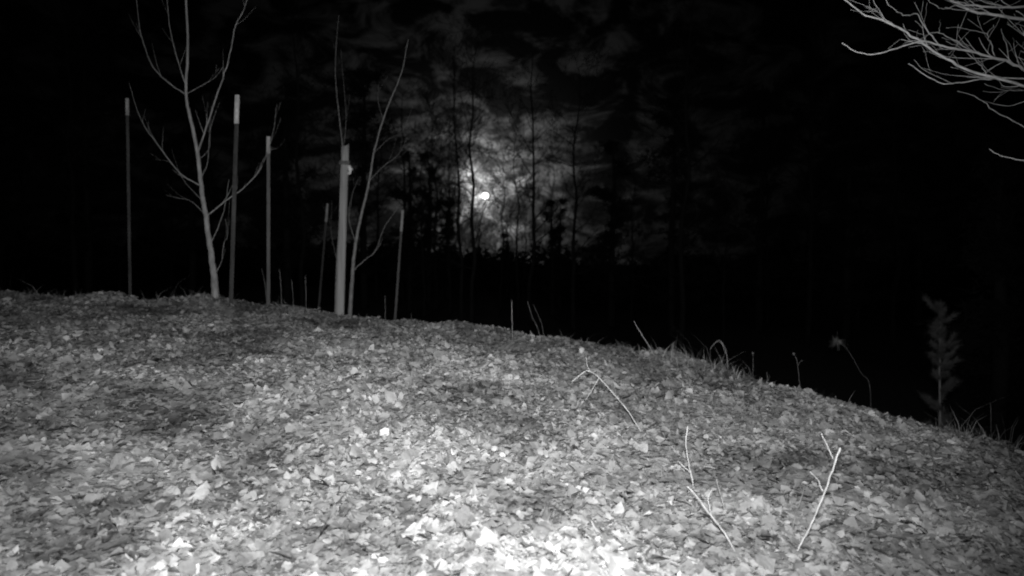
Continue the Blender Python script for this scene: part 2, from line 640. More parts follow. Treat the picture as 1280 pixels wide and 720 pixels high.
pale_leaf(630, 484, 12, 0, 1.2, 1.6, 'tiny pointed pale leaf standing upright on mid mound')
pale_leaf(562, 530, 14, 0, .9, 1.0, 'small bright curled leaf lying in shallow dip')
pale_leaf(574, 516, 13, 0, 1.0, 2.0, 'small bright curled leaf leaning above shallow dip')
pale_leaf(664, 578, 20, 1, .6, .6, 'pale notched leaf glinting in the foreground litter')
pale_leaf(636, 612, 30, 2, .8, 2.2, 'bright angular leaf leaning beside the large upright leaf')
pale_leaf(638, 500, 16, 0, .5, 1.0, 'small pale leaf resting on the mid slope')
pale_leaf(886, 565, 20, 2, .5, .4, 'broad pale leaf lying beside the thin upright twig')
pale_leaf(1024, 616, 20, 1, .7, 1.9, 'pale jagged leaf lying under the leaning forked stick')
pale_leaf(320, 668, 34, 2, .3, .8, 'broad pale leaf lying in the nearest litter')
pale_leaf(250, 632, 40, 2, .9, 1.7, 'pale leaf with a raised sharp edge near moss clump')
pale_leaf(150, 590, 44, 2, .35, .1, 'wide soft grey leaf lying on the moss', mat='leaf_one')
pale_leaf(205, 415, 14, 2, .7, .5, 'pale leaf on the dim upper mound near the fence', mat='leaf_one')
pale_leaf(176, 428, 14, 2, .6, 1.5, 'round grey leaf on the dim upper mound', mat='leaf_one')
pale_leaf(443, 453, 12, 0, .6, .2, 'small white leaf below the wooden post')
pale_leaf(720, 556, 18, 0, .4, .2, 'pale leaf lying near the end of the bent stalk')

# ------------------------------------------------------------------ winter grass and moss blades
NG = 90000
d = 1.15 + (7.4 - 1.15) * rng.random(NG) ** 0.8
bear = rng.uniform(-0.95, 0.95, NG)
bx_, by_ = bear * d, d
cl = vnoise(bx_, by_, 0.5, 31) + 0.8 * vnoise(bx_, by_, 0.18, 32)
keep = rng.random(NG) < np.clip(0.25 + 1.6 * cl, 0.02, 1)
bx_, by_, d = bx_[keep], by_[keep], d[keep]
n = len(bx_)
dxx = np.where(bx_ > -2.5, bx_ + 2.5, (bx_ + 2.5) * 0.55)
edge = np.exp(-((np.hypot(dxx, by_) - 5.9) / 0.35) ** 2) * np.where(bx_ > -0.6, 1, .6)
hgt = np.exp(rng.normal(math.log(0.014), 0.5, n)) * (1 + 6 * edge * rng.random(n) ** 1.5 * np.clip(vnoise(bx_, by_, .5, 33) * 3 + .6, 0, 2))
a = rng.uniform(0, 2 * np.pi, n)
la = rng.uniform(0, 2 * np.pi, n)
ln = hgt * rng.uniform(0.2, 1.5, n)
w = rng.uniform(0.0008, 0.0018, n) * (1 + .12 * by_)
bz = terrain(bx_, by_) - 0.004
B = np.stack([bx_, by_, bz], 1)
sd = np.stack([np.cos(a) * w, np.sin(a) * w, np.zeros(n)], 1)
mid = B + np.stack([np.cos(la) * ln * .35, np.sin(la) * ln * .35, hgt * .6], 1)
tip = B + np.stack([np.cos(la) * ln, np.sin(la) * ln, hgt], 1)
V = np.stack([B - sd, B + sd, mid - sd * .8, mid + sd * .8, tip], 1).reshape(-1, 3)
q = (np.arange(n) * 5)[:, None]
T = np.concatenate([q + np.array([[0, 1, 3]]), q + np.array([[0, 3, 2]]), q + np.array([[2, 3, 4]])])
gt = np.repeat(np.exp(rng.normal(math.log(0.25), .35, n)).clip(.08, .6), 5)
gr = np_obj('short_grass', V, T, M['grass'], attr=gt)
tag(gr, 'short winter grass and moss between the leaves', 'grass', kind='stuff')

# ------------------------------------------------------------------ fence posts
def metal_post(top, foot, tipv, depth, wpx, label, dim=False):
    a = P(top[0], top[1], depth)
    b = P(foot[0], foot[1], depth)
    g = gz(b.x, b.y)
    ax = (a - b).normalized()
    foot_p = b + ax * ((g - 0.12 - b.z) / ax.z)
    L = (a - foot_p).length
    w = wpx / F * depth / 2
    root = empty('metal_post', foot_p + ax * (0.12 / ax.z))
    rot = Vector((0, 0, 1)).rotation_difference(ax).to_matrix().to_4x4()
    rot = rot @ Matrix.Rotation(random.uniform(-.5, .5), 4, 'Z')
    tip = L * (top[1] - tipv) / (top[1] - foot[1])
    def part(name, z0, z1, m, grow, studs):
        q = MB()
        g_ = grow
        q.box((0, -w * .25, (z0 + z1) / 2), (w + g_, 0.003 + g_, (z1 - z0) / 2))         # flange, faces the lens
        q.box((0, w * .45, (z0 + z1) / 2), (0.003 + g_, w * .62, (z1 - z0) / 2 - .001))  # web
        if studs:
            z = z0 + .05
            while z < z1 - .02:
                q.box((0, -w * .25 - .006, z), (w * .28, 0.005, 0.009))
                z += 0.055
        q.v = [rot @ p for p in q.v]
        o = q.build(name, m, root, smooth=False)
        o.location = rot @ Vector((0, 0, -0.12))
        return o
    part('shaft', 0, L - tip, M['steel'], 0, True)
    part('painted_tip', L - tip + .0005, L, M['white' if wpx > 5 else 'white_dim'], 0.0015, True)
    tag(root, label, 'fence post', 'metal fence posts with painted tips')
    return root


metal_post((163.8, 125), (162.5, 362), 143, 6.2, 3.6, 'slender steel fence post standing apart, farthest along from the wooden post')
metal_post((300.3, 121), (288.7, 374), 153, 5.5, 5.2, 'tall leaning steel post with long white tip beside the forked sapling')
metal_post((338, 172), (335.3, 377), 190, 6.2, 4.0, 'shorter upright steel post with white tip touched by sapling branch')
metal_post((410.5, 255), (398, 388), 270, 9.0, 2.6, 'dim leaning steel post set back behind the wooden post')
metal_post((504, 263), (493.5, 400), 281, 8.6, 2.7, 'distant leaning steel post beside the thin sapling at the mound edge')

# wooden post
dW = 5.9
a, b = P(433.2, 184, dW), P(424.5, 393, dW)
g = gz(b.x, b.y)
ax = (a - b).normalized()
fp = b + ax * ((g - 0.2 - b.z) / ax.z)
root = empty('wooden_post', fp + ax * (.2 / ax.z))
q = MB()
L = (a - fp).length
hw = 4.8 / F * dW
prof, segs = [], 16
rr = random.Random(3)
for i in range(segs + 1):
    z = L * i / segs
    w = hw * (1.10 - .16 * i / segs) * (1 + rr.uniform(-.02, .02))
    for k in range(12):
        t_ = 2 * math.pi * (k + .5) / 12
        cx, sy = math.cos(t_), math.sin(t_)
        m_ = max(abs(cx), abs(sy)) ** .8          # rounded square
        w_ = w * (1 + (rr.uniform(-.12, .10) if i >= segs - 1 else rr.uniform(-.02, .02)))
        p = Vector((cx / m_ * w_, sy / m_ * w_, z + (0.012 * cx + rr.uniform(-.012, .012) if i == segs else 0)))
        q.v.append(p)
for i in range(segs):
    for k in range(12):
        q.f.append((i * 12 + k, i * 12 + (k + 1) % 12, (i + 1) * 12 + (k + 1) % 12, (i + 1) * 12 + k))
q.f.append(tuple(segs * 12 + k for k in range(12)))
rot = Vector((0, 0, 1)).rotation_difference(ax).to_matrix().to_4x4() @ Matrix.Rotation(.12, 4, 'Z')
def lean(q):
    q.v = [rot @ p for p in q.v]
    return q
sh = lean(q).build('shaft', M['wood'], root)
sh.location = rot @ Vector((0, 0, -.2))
q = MB()
zr = L - .2 - (203 - 184) / F * dW
for k in range(3):
    pts = [Vector((math.cos(t_) * hw * 1.28 / max(abs(math.cos(t_)), abs(math.sin(t_))) ** .7, math.sin(t_) * hw * 1.28 / max(abs(math.cos(t_)), abs(math.sin(t_))) ** .7, zr - k * .013 + .004 * math.sin(t_ + k))) for t_ in [2 * math.pi * j / 24 for j in range(25)]]
    q.tube(pts, [.0065] * 25, 6)
lean(q).build('rope_wrap', M['rope'], root)
q = MB()
zi = zr - .075
q.tube([Vector((hw * .8, -hw * .5, zi - .035)), Vector((hw * 1.3, -hw * .8, zi - .02)), Vector((hw * 1.7, -hw * .9, zi + .005)), Vector((hw * 1.3, -hw * .8, zi + .03)), Vector((hw * .8, -hw * .5, zi + .04))], [.012, .02, .024, .018, .012], 8)
lean(q).build('insulator', M['knot'], root)
tag(root, 'weathered square wooden fence post with dark rope wrap near its top', 'fence post')

# ------------------------------------------------------------------ saplings traced on the mound's edge
def tr(pts, s=0.58333, ox=130, oy=0):
    return [(ox + x * s, oy + y * s) for x, y in pts]


def plant(name, depth, stem, stem_r, branches, mat, label, cat='sapling', spread=.25, twigs=True, stem_name='trunk', seed=1, n=7):
    rs = random.Random(seed)
    b = P(stem[0][0], stem[0][1], depth)
    foot = Vector((b.x, b.y, gz(b.x, b.y)))
    root = empty(name, foot)
    pts = [P(u, v, depth) for u, v in stem]
    pts[0].z = foot.z - .05
    sp, sr = smooth_path(pts, [stem_r[0] + (stem_r[1] - stem_r[0]) * (i / (len(pts) - 1)) ** .6 for i in range(len(pts))], 5, stem_r[0] * .06)
    q = MB()
    q.tube(sp, sr, n)
    q.build(stem_name, mat, root, origin=foot)
    for bi, (bp, r0, r1) in enumerate(branches):
        dy = rs.uniform(-spread, spread)
        P0 = [P(u, v, depth) for u, v in bp]
        m_ = min(range(len(sp)), key=lambda i: (sp[i] - P0[0]).length)
        tot_ = sum((P0[i + 1] - P0[i]).length for i in range(len(P0) - 1)) + 1e-6
        acc = 0
        for i in range(len(P0)):
            if i:
                acc += (P0[i] - P0[i - 1]).length
            k = acc / tot_ * dy * min(1, tot_)
            # stay on the traced line while going back or forth
            P0[i] = Vector((P0[i].x * (1 + k / depth), depth + k, CAM_Z + (P0[i].z - CAM_Z) * (1 + k / depth)))
        if (sp[m_] - P0[0]).length < .06:
            P0[0] = sp[m_].copy()
        bpth, br = smooth_path(P0, [.6 * (r0 + (r1 - r0) * (i / (len(P0) - 1)) ** .7) for i in range(len(P0))], 4, r0 * .18)
        q = MB()
        q.tube(bpth, br, 6)
        if twigs:
            for i in range(3, len(bpth) - 1):
                if rs.random() < .3:
                    dr = (bpth[i + 1] - bpth[i]).normalized()
                    sd = Vector((rs.uniform(-1, 1), rs.uniform(-1, 1), rs.uniform(-.2, 1))).normalized()
                    l_ = rs.uniform(.05, .2)
                    tp = [bpth[i], bpth[i] + (dr * .7 + sd * .5) * l_ * .5, bpth[i] + (dr * .75 + sd * .6 + Vector((0, 0, .25))) * l_]
                    q.tube(tp, [br[i] * .45, br[i] * .35, .0009], 4)
        q.build('branch', mat, root, origin=foot)
    tag(root, label, cat)
    return root


D1 = 5.6
plant('sapling', D1, tr([(238, 640), (236, 600), (231, 550), (222, 480), (212, 400), (205, 330), (190, 250), (183, 205), (188, 100), (185, 0), (180, -120), (176, -240)]), (.035, .004), [
    (tr([(212, 405), (170, 375), (130, 325), (95, 275), (75, 230), (62, 180)]), .011, .002),
    (tr([(183, 210), (150, 185), (115, 150), (95, 100), (85, 50), (80, -30)]), .011, .003),
    (tr([(180, 190), (165, 130), (150, 60), (146, -20)]), .008, .003),
    (tr([(190, 210), (215, 188), (245, 170), (262, 148)]), .006, .002),
    (tr([(205, 330), (225, 275), (245, 215), (265, 160), (280, 110), (290, 60), (310, 25), (318, -40)]), .014, .004),
    (tr([(228, 460), (265, 430), (300, 405), (330, 375), (350, 340), (365, 290), (376, 225)]), .011, .002),
    (tr([(220, 470), (190, 432), (160, 425), (135, 418)]), .005, .0015),
    (tr([(213, 385), (226, 350), (231, 290), (246, 240)]), .006, .002),
    (tr([(240, 590), (252, 560), (258, 520), (266, 508), (262, 470)]), .006, .0015),
    (tr([(233, 520), (245, 490), (262, 440), (271, 385)]), .007, .002),
    (tr([(212, 440), (180, 395), (150, 352), (110, 342)]), .004, .0012),
    (tr([(205, 340), (230, 320), (232, 280), (236, 230)]), .004, .0015),
    (tr([(330, 375), (352, 330), (372, 320)]), .003, .001),
], M['birch'], 'pale forked sapling with spreading bare branches beside the tall leaning steel post', seed=4, n=10)

D2 = 6.0
plant('sapling', D2, tr([(525, 676), (533, 580), (540, 520), (555, 450), (570, 390), (580, 330), (600, 260), (622, 205), (640, 160), (655, 90)]), (.022, .003), [
    (tr([(536, 575), (560, 556), (582, 538), (600, 490), (620, 460), (640, 430)]), .010, .002),
    (tr([(540, 520), (526, 470), (530, 430), (546, 385)]), .007, .002),
    (tr([(570, 385), (600, 358), (635, 330), (652, 295)]), .006, .0015),
    (tr([(580, 335), (612, 300), (640, 285), (660, 240)]), .004, .001),
    (tr([(600, 262), (590, 220), (592, 180)]), .004, .001),
], M['twig'], 'thin dark sapling curving up beside the wooden post', seed=8)
plant('sapling', 6.5, tr([(494, 668), (500, 560), (510, 430), (514, 330), (508, 260), (502, 200), (500, 140), (508, 40)]), (.014, .002), [
    (tr([(514, 330), (522, 260), (516, 170), (512, 110)]), .005, .0015),
    (tr([(500, 560), (488, 500), (490, 430)]), .004, .001),
], M['twig'], 'whip-thin bare sapling hidden behind the wooden post', seed=9)

# ------------------------------------------------------------------ stalks and twigs on the mound
def tz(pts):
    return [(620 + x * .515625, 360 + y * .515625) for x, y in pts]


def stalk(paths, label, name='dead_stalk', cat='stalk', mat='stalk', r=(.0035, .0018), depth=None, group=None, seed=0, head=None):
    """paths[0] starts at the foot; the rest are side shoots"""
    rs = random.Random(seed + int(paths[0][0][0]))
    u, v = paths[0][0]
    dd = depth or ground_hit(u, v) or 5.6
    b = P(u, v, dd)
    foot = Vector((b.x, b.y, gz(b.x, b.y)))
    root = empty(name, foot)
    for i, pp in enumerate(paths):
        dl = rs.uniform(-.12, .12)
        pts = []
        for k, (x, y) in enumerate(pp):
            f = k / max(1, len(pp) - 1) * dl if i == 0 else dl * .8
            pts.append(P(x, y, dd + f))
        if i == 0:
            pts[0].z = foot.z - .02
            r0, r1 = r[0] * .55, r[1] * .6
        else:
            r0, r1 = r[0] * .4, r[1] * .3
        sp, sr = smooth_path(pts, [r0 + (r1 - r0) * k / (len(pts) - 1) for k in range(len(pts))], 6, r0 * .3)
        sr = [x_ * rs.choice((.85, 1, 1, 1.05, 1.3)) for x_ in sr]
        q = MB()
        q.tube(sp, sr, 6)
        q.build('stem' if i == 0 else 'shoot', M[mat], root, origin=foot)
        if i == 0 and head:
            q = MB()
            tipp = sp[-1]
            for k in range(60):
                dr = Vector((rs.gauss(0, 1), rs.gauss(0, 1), rs.gauss(.3, 1))).normalized()
                q.tube([tipp, tipp + dr * head * rs.uniform(.2, .5), tipp + dr * head * rs.uniform(.5, .8) + Vector((rs.gauss(0, .3), rs.gauss(0, .3), rs.gauss(-.2, .3))) * head], [.0008, .001, .0006], 4)
            q.build('seed_head', M[mat], root, origin=foot)
    tag(root, label, cat, group)
    return root


stalk([tz([(490, 500), (484, 488), (472, 430), (464, 380), (468, 338)]), tz([(476, 452), (462, 440), (446, 424)])], 'thin pale upright twig with a slight bend in the foreground litter', 'twig', 'twig', r=(.0045, .0025))
stalk([tz([(600, 655), (560, 602), (520, 550), (495, 515), (470, 488)]), tz([(530, 562), (520, 520), (528, 496)])], 'pale twig lying slanted at the foot of the thin upright twig', 'twig', 'twig', r=(.004, .003))
stalk([tz([(572, 560), (560, 540), (548, 500), (540, 470)])], 'short faint twig leaning between the slanted twig and the forked stick', 'twig', 'twig', r=(.0025, .0015), mat='stalk')
stalk([tz([(728, 655), (770, 590), (795, 530), (820, 460), (842, 392)]), tz([(825, 418), (812, 390), (795, 356)]), tz([(800, 500), (788, 470), (768, 450)])], 'stout pale forked stick leaning out of the foreground litter', 'stick', 'stick', r=(.0042, .004))
stalk([tz([(668, 575), (660, 545), (654, 514)])], 'short dark broken twig stuck in the foreground litter', 'twig', 'twig', mat='dimstalk', r=(.003, .002))
stalk([tz([(718, 615), (735, 560), (758, 485)])], 'dark thin twig leaning towards the stout forked stick', 'twig', 'twig', mat='dimstalk', r=(.003, .002))
stalk([tz([(366, 362), (325, 305), (290, 262), (250, 218), (224, 202), (205, 212), (185, 228)]), tz([(228, 204), (222, 188), (220, 168)]), tz([(250, 220), (236, 245), (218, 275)])], 'pale bent stalk arching over with its tip pointing down', r=(.0035, .0022))
stalk([tz([(40, 124), (39, 80), (38, 30)])], 'straight thin stalk standing alone on the crest', r=(.004, .003))
stalk([tz([(112, 130), (100, 95), (88, 70), (76, 32)]), tz([(118, 128), (110, 85), (90, 40)])], 'pair of dim stalks leaning together on the crest', mat='twig', r=(.0035, .0025))
stalk([tz([(386, 166), (375, 145), (355, 115), (335, 80)])], 'single pale stalk leaning back over the crest', r=(.0042, .003))
stalk([tz([(424, 188), (422, 165), (430, 134)]), tz([(434, 200), (430, 170), (432, 150)])], 'short dim forked stalk on the crest', mat='twig', r=(.0035, .0025))
stalk([tz([(568, 196), (562, 165), (552, 138), (543, 128), (530, 136), (521, 150)]), tz([(560, 160), (548, 134), (534, 130)])], 'pale dead grass stalk bent over in an arch on the crest', r=(.005, .003))
stalk([tz([(520, 190), (521, 170), (522, 146)])], 'short stub of stalk under the arched grass', mat='twig', r=(.0035, .0025))
stalk([tz([(1079, 468), (1070, 420), (1060, 376)])], 'faint thin stalk on the right-hand slope below the little pine', mat='twig', r=(.003, .002))
stalk([tz([(918, 262), (912, 245), (890, 208), (862, 160), (845, 140), (830, 130)])], 'dim weed stalk nodding beyond the crest with a fuzzy seed head', 'weed_stalk', 'weed', mat='dimstalk', r=(.003, .002), depth=5.6, head=.07)
stalk([tz([(668, 292), (666, 265), (660, 205)])], 'fine upright stalk on the bare slope', mat='twig', r=(.002, .0015))
stalk([tz([(626, 205), (626, 180), (625, 158)])], 'thin weed with tiny pale tip in the dark past the crest', 'weed_stalk', 'weed', mat='dimstalk', r=(.003, .002), depth=5.0, head=.009)
stalk([tz([(745, 222), (735, 190), (725, 160)]), tz([(735, 190), (742, 178), (750, 176)])], 'thin weed with bright glinting tip in the dark past the crest', 'weed_stalk', 'weed', mat='dimstalk', r=(.003, .002), depth=4.9, head=.01)
stalk([tz([(1215, 330), (1208, 300), (1206, 284)])], 'dim short weed past the little pine', 'weed_stalk', 'weed', mat='dimstalk', r=(.003, .002), depth=4.4)
for i, (a_, b_, l_) in enumerate([
    ((380, 660), (376, 575), 'thin dim stalk on the crest past the shorter steel post'),
    ((405, 660), (402, 600), 'short stub of stalk on the crest amid the thin dim stalks'),
    ((432, 662), (431, 590), 'thin stalk standing near the leaning set-back steel post'),
    ((601, 684), (602, 634), 'short stalk on the crest beside the thin curving sapling'),
    ((575, 700), (574, 676), 'tiny pale grass stub on the crest beside the curving sapling'),
    ((658, 694), (657, 672), 'tiny stub of stalk beside the distant leaning steel post'),
    ((350, 650), (338, 575), 'dim leaning stalk at the foot of the shorter steel post')]):
    stalk([tr([a_, ((a_[0] + b_[0]) / 2 + 1, (a_[1] + b_[1]) / 2), b_])], l_, mat='dimstalk', r=(.0035, .0025), depth=5.9 + .05 * i)

# ------------------------------------------------------------------ little pine on the right
dP = 5.0
foot = P(1180, 533, dP)
foot.z = gz(foot.x, foot.y)
topz = P(1177, 383, dP).z
root = empty('little_pine', foot)
q = MB()
Hh = topz - foot.z
sp, sr = smooth_path([Vector((0, 0, -.05)), Vector((-.004, 0, Hh * .35)), Vector((-.012, .01, Hh * .7)), Vector((-.014, 0, Hh))], [.012, .010, .006, .0025], 5, .001)
q.tube(sp, sr, 7)
q.build('trunk', M['twig'], root)
rs = random.Random(12)
zf = .05
lev = 0
while zf < .97:
    nb = rs.randint(3, 5)
    for k in range(nb):
        an = rs.uniform(0, 2 * math.pi) if k else (math.pi * (lev % 2) + rs.uniform(-.6, .6))
        l_ = (.13 - .05 * zf) * rs.uniform(.5, 1.25)
        z0 = zf + rs.uniform(-.02, .02)
        b0 = Vector((-.014 * z0, 0, Hh * z0))
        dr = Vector((math.cos(an), math.sin(an), 0))
        rise = rs.uniform(.15, .9)
        pts = [b0, b0 + dr * l_ * .5 + Vector((0, 0, l_ * .15 * rise)), b0 + dr * l_ + Vector((0, 0, l_ * rise))]
        sp, sr = smooth_path(pts, [.0032, .0022, .001], 4)
        q = MB()
        q.tube(sp, sr, 5)
        for i in range(1, len(sp)):
            for _ in range(44):
                nd = Vector((rs.gauss(0, 1), rs.gauss(0, 1), rs.gauss(.1, 1))).normalized() * .8 + (sp[i] - sp[i - 1]).normalized() * .5
                nl = rs.uniform(.025, .06)
                sd = nd.cross(Vector((rs.random(), rs.random(), rs.random()))).normalized() * .0012
                b_ = len(q.v)
                st = sp[i].lerp(sp[i - 1], rs.random())
                q.v += [st - sd, st + sd, st + nd * nl]
                q.f.append((b_, b_ + 1, b_ + 2))
        q.build('bough', M['needle'], root, smooth=False)
    zf += rs.uniform(.055, .09)
    lev += 1
tag(root, 'little pine tree with upturned tufted boughs at the mound edge', 'pine tree')

# ------------------------------------------------------------------ bare tree leaning in from the right (trunk out of frame)
def grow(q, p, d, r, l, lev, rs, bend=.25, up=.05, n=5, fork=(2, 4), minr=.0012, curve=.25):
    pts, rad = [p], [r]
    seg = max(3, int(4 + l * 1.5))
    dd = d.copy()
    for i in range(seg):
        dd = (dd + Vector((rs.gauss(0, 1), rs.gauss(0, 1), rs.gauss(0, 1))) * curve / seg ** .5 * .8 + Vector((0, 0, up / seg))).normalized()
        pts.append(pts[-1] + dd * l / seg)
        rad.append(max(minr, r * (1 - .62 * (i + 1) / seg)))
    q.tube(pts, rad, n, cap=False)
    if lev <= 0:
        return
    for k in range(rs.randint(*fork)):
        i = rs.randint(max(1, seg // 3), seg)
        base_d = (pts[i] - pts[i - 1]).normalized()
        sd = Vector((rs.gauss(0, 1), rs.gauss(0, 1), rs.gauss(0, 1)))
        sd = (sd - base_d * sd.dot(base_d)).normalized()
        a_ = rs.uniform(.4, 1.0)
        grow(q, pts[i], (base_d * math.cos(a_) + sd * math.sin(a_)).normalized(), rad[i] * rs.uniform(.55, .8), l * rs.uniform(.42, .72), lev - 1, rs, bend, up, max(3, n - 1), fork, minr, curve)


D3 = 3.0
def t3(pts):
    return [(980 + x * .30557, y * .30557) for x, y in pts]


trunk_foot = Vector((3.5, 2.7, 0))
trunk_foot.z = gz(3.5, 2.7)
root = empty('bare_tree', trunk_foot)
q = MB()
tp = [trunk_foot + Vector(p_) for p_ in ((0, 0, -.2), (-.03, -.02, .4), (-.08, -.04, 1.3), (-.06, 0, 2.4), (-.1, .1, 4.0), (0, .2, 5.6))]
sp, sr = smooth_path(tp, [.13, .11, .095, .08, .05, .02], 5, .004)
q.tube(sp, sr, 12)
q.build('trunk', M['branch'], root, origin=trunk_foot)
rs = random.Random(21)
LIMBS = [
    # traced in the photo, foot of each limb first; depth in metres, radii
    ([(1320, 470), (1100, 385), (981, 363), (860, 332), (740, 298), (640, 250), (545, 190), (460, 135), (400, 105), (315, 78), (260, 40), (205, -6)], 3.0, .010, .0035),
    ([(1400, 420), (1150, 360), (1030, 335), (970, 300), (900, 265), (830, 245), (740, 222), (650, 205), (540, 182), (440, 208), (345, 235), (270, 218), (220, 188)], 3.05, .011, .002),
    ([(1350, 180), (1150, 110), (981, 96), (850, 80), (750, 62), (680, 35), (600, -4)], 2.8, .011, .005),
    ([(1300, 90), (1100, 50), (981, 40), (880, 47), (780, 42), (690, 32), (640, 10), (600, -10)], 2.75, .008, .003),
    ([(1300, 420), (1100, 340), (820, 332), (740, 340), (640, 350), (560, 318), (490, 270)], 3.1, .006, .0018),
    ([(1300, 760), (1100, 695), (981, 664), (920, 652), (860, 632), (825, 612)], 2.9, .005, .0022),
    ([(1250, 640), (1050, 560), (950, 515), (840, 460), (780, 410), (690, 380)], 3.5, .006, .0015),
    ([(1280, 330), (1040, 240), (980, 190), (958, 150), (970, 100), (920, 60)], 2.7, .006, .0018),
    ([(1250, 280), (1050, 240), (975, 232), (942, 218)], 2.6, .005, .002),
    ([(900, 262), (880, 190), (862, 130)], 3.2, .003, .0012),
    ([(840, 240), (825, 190), (808, 155), (830, 115)], 3.1, .003, .0012),
    ([(808, 155), (760, 140), (690, 126), (640, 128)], 3.1, .0025, .001),
    ([(740, 222), (700, 190), (640, 160), (590, 145), (540, 170), (470, 190)], 3.1, .0035, .001),
    ([(620, 205), (580, 160), (545, 110), (518, 72), (480, 78), (430, 55), (385, 8), (370, -30)], 3.1, .004, .0015),
    ([(610, 150), (615, 110), (612, 95)], 3.1, .002, .001),
    ([(460, 135), (400, 95), (360, 45), (330, -10)], 3.0, .003, .0015),
    ([(400, 105), (370, 70), (325, 40)], 3.0, .002, .001),
    ([(820, 330), (790, 290), (760, 255), (700, 205), (640, 180)], 3.2, .004, .001),
    ([(1150, 400), (981, 380), (880, 378), (800, 350)], 3.4, .004, .001),
    ([(1150, 450), (981, 420), (900, 440), (800, 420)], 3.5, .004, .001),
    ([(1200, 30), (981, 10), (860, 8), (760, -6)], 2.7, .007, .003),
    ([(870, 45), (800, 25), (740, -10)], 2.8, .004, .002),
    ([(680, 35), (640, 50), (612, 48), (565, 15)], 2.8, .003, .001),
]
for pts, dep, r0, r1 in LIMBS:
    dep *= .82
    dev = rs.uniform(-.18, .18)
    P0 = []
    for i, (u, v) in enumerate(t3(pts)):
        P0.append(P(u, v, dep + dev * i / len(pts)))
    far = pts[0][0] > 1000
    if far:   # runs back to the trunk out of frame
        h = P0[0].z
        k = min(range(len(sp)), key=lambda i: abs(sp[i].z - (h - .25)))
        P0 = [sp[k].copy(), sp[k].lerp(P0[0], .55) + Vector((0, 0, .06))] + P0
        rr_ = [r0 * 2.0, r0 * 1.6] + [r0 + (r1 - r0) * i / (len(P0) - 3) for i in range(len(P0) - 2)]
    else:
        rr_ = [r0 + (r1 - r0) * i / (len(P0) - 1) for i in range(len(P0))]
    bp, br = smooth_path(P0, [x_ * .58 for x_ in rr_], 4, .002)
    q = MB()
    q.tube(bp, br, 6)
    for i in range(6 if far else 3, len(bp) - 1):
        if i < .72 * len(bp) and rs.random() < (0 if pts[0][1] > 600 else .30 if far else .12):
            dr = (bp[min(i + 2, len(bp) - 1)] - bp[i]).normalized()
            sd = Vector((rs.uniform(-.6, .4), rs.uniform(-.2, 1), rs.uniform(-.3, 1))).normalized()
            grow(q, bp[i], (dr * .8 + sd * .7).normalized(), br[i] * .4, rs.uniform(.05, .17), 1, rs, n=4, fork=(1, 2), minr=.0007, up=.2, curve=.3)
    q.build('branch', M['branch'], root, origin=trunk_foot)
tag(root, 'pale bare tree whose thin twiggy branches hang into the view', 'tree')

# ------------------------------------------------------------------ the dark wood beyond
def bare_proto(seed, H, r):
    rs = random.Random(seed)
    root = empty('forest_tree', (0, 0, 0))
    tq = MB()
    pts = [Vector((0, 0, -.4))]
    dx, dy = rs.gauss(0, .02), rs.gauss(0, .02)
    for i in range(1, 9):
        pts.append(Vector((dx * i * H / 8 + rs.gauss(0, .08), dy * i * H / 8 + rs.gauss(0, .08), H * i / 8)))
    sp, sr = smooth_path(pts, [r * (1.25 if i == 0 else 1 - .86 * i / 8) for i in range(9)], 3, .01)
    tq.tube(sp, sr, 8)
    tq.build('trunk', M['bark'], root)
    cq = MB()
    k0 = int(len(sp) * .22)
    for i in range(k0, len(sp)):
        for _ in range(2 if i > len(sp) * .4 else 1):
            a_ = rs.uniform(0, 2 * math.pi)
            el = rs.uniform(.2, .95)
            d_ = Vector((math.cos(a_) * math.cos(el), math.sin(a_) * math.cos(el), math.sin(el)))
            grow(cq, sp[i], d_, max(.012, sr[i] * rs.uniform(.3, .5)), rs.uniform(1.0, 2.6) * (1.1 - .5 * i / len(sp)), 3, rs, n=5, fork=(2, 4), minr=.006, up=.35, curve=.45)
    tag(cq.build('crown', M['bark'], root), kind='stuff')
    return root


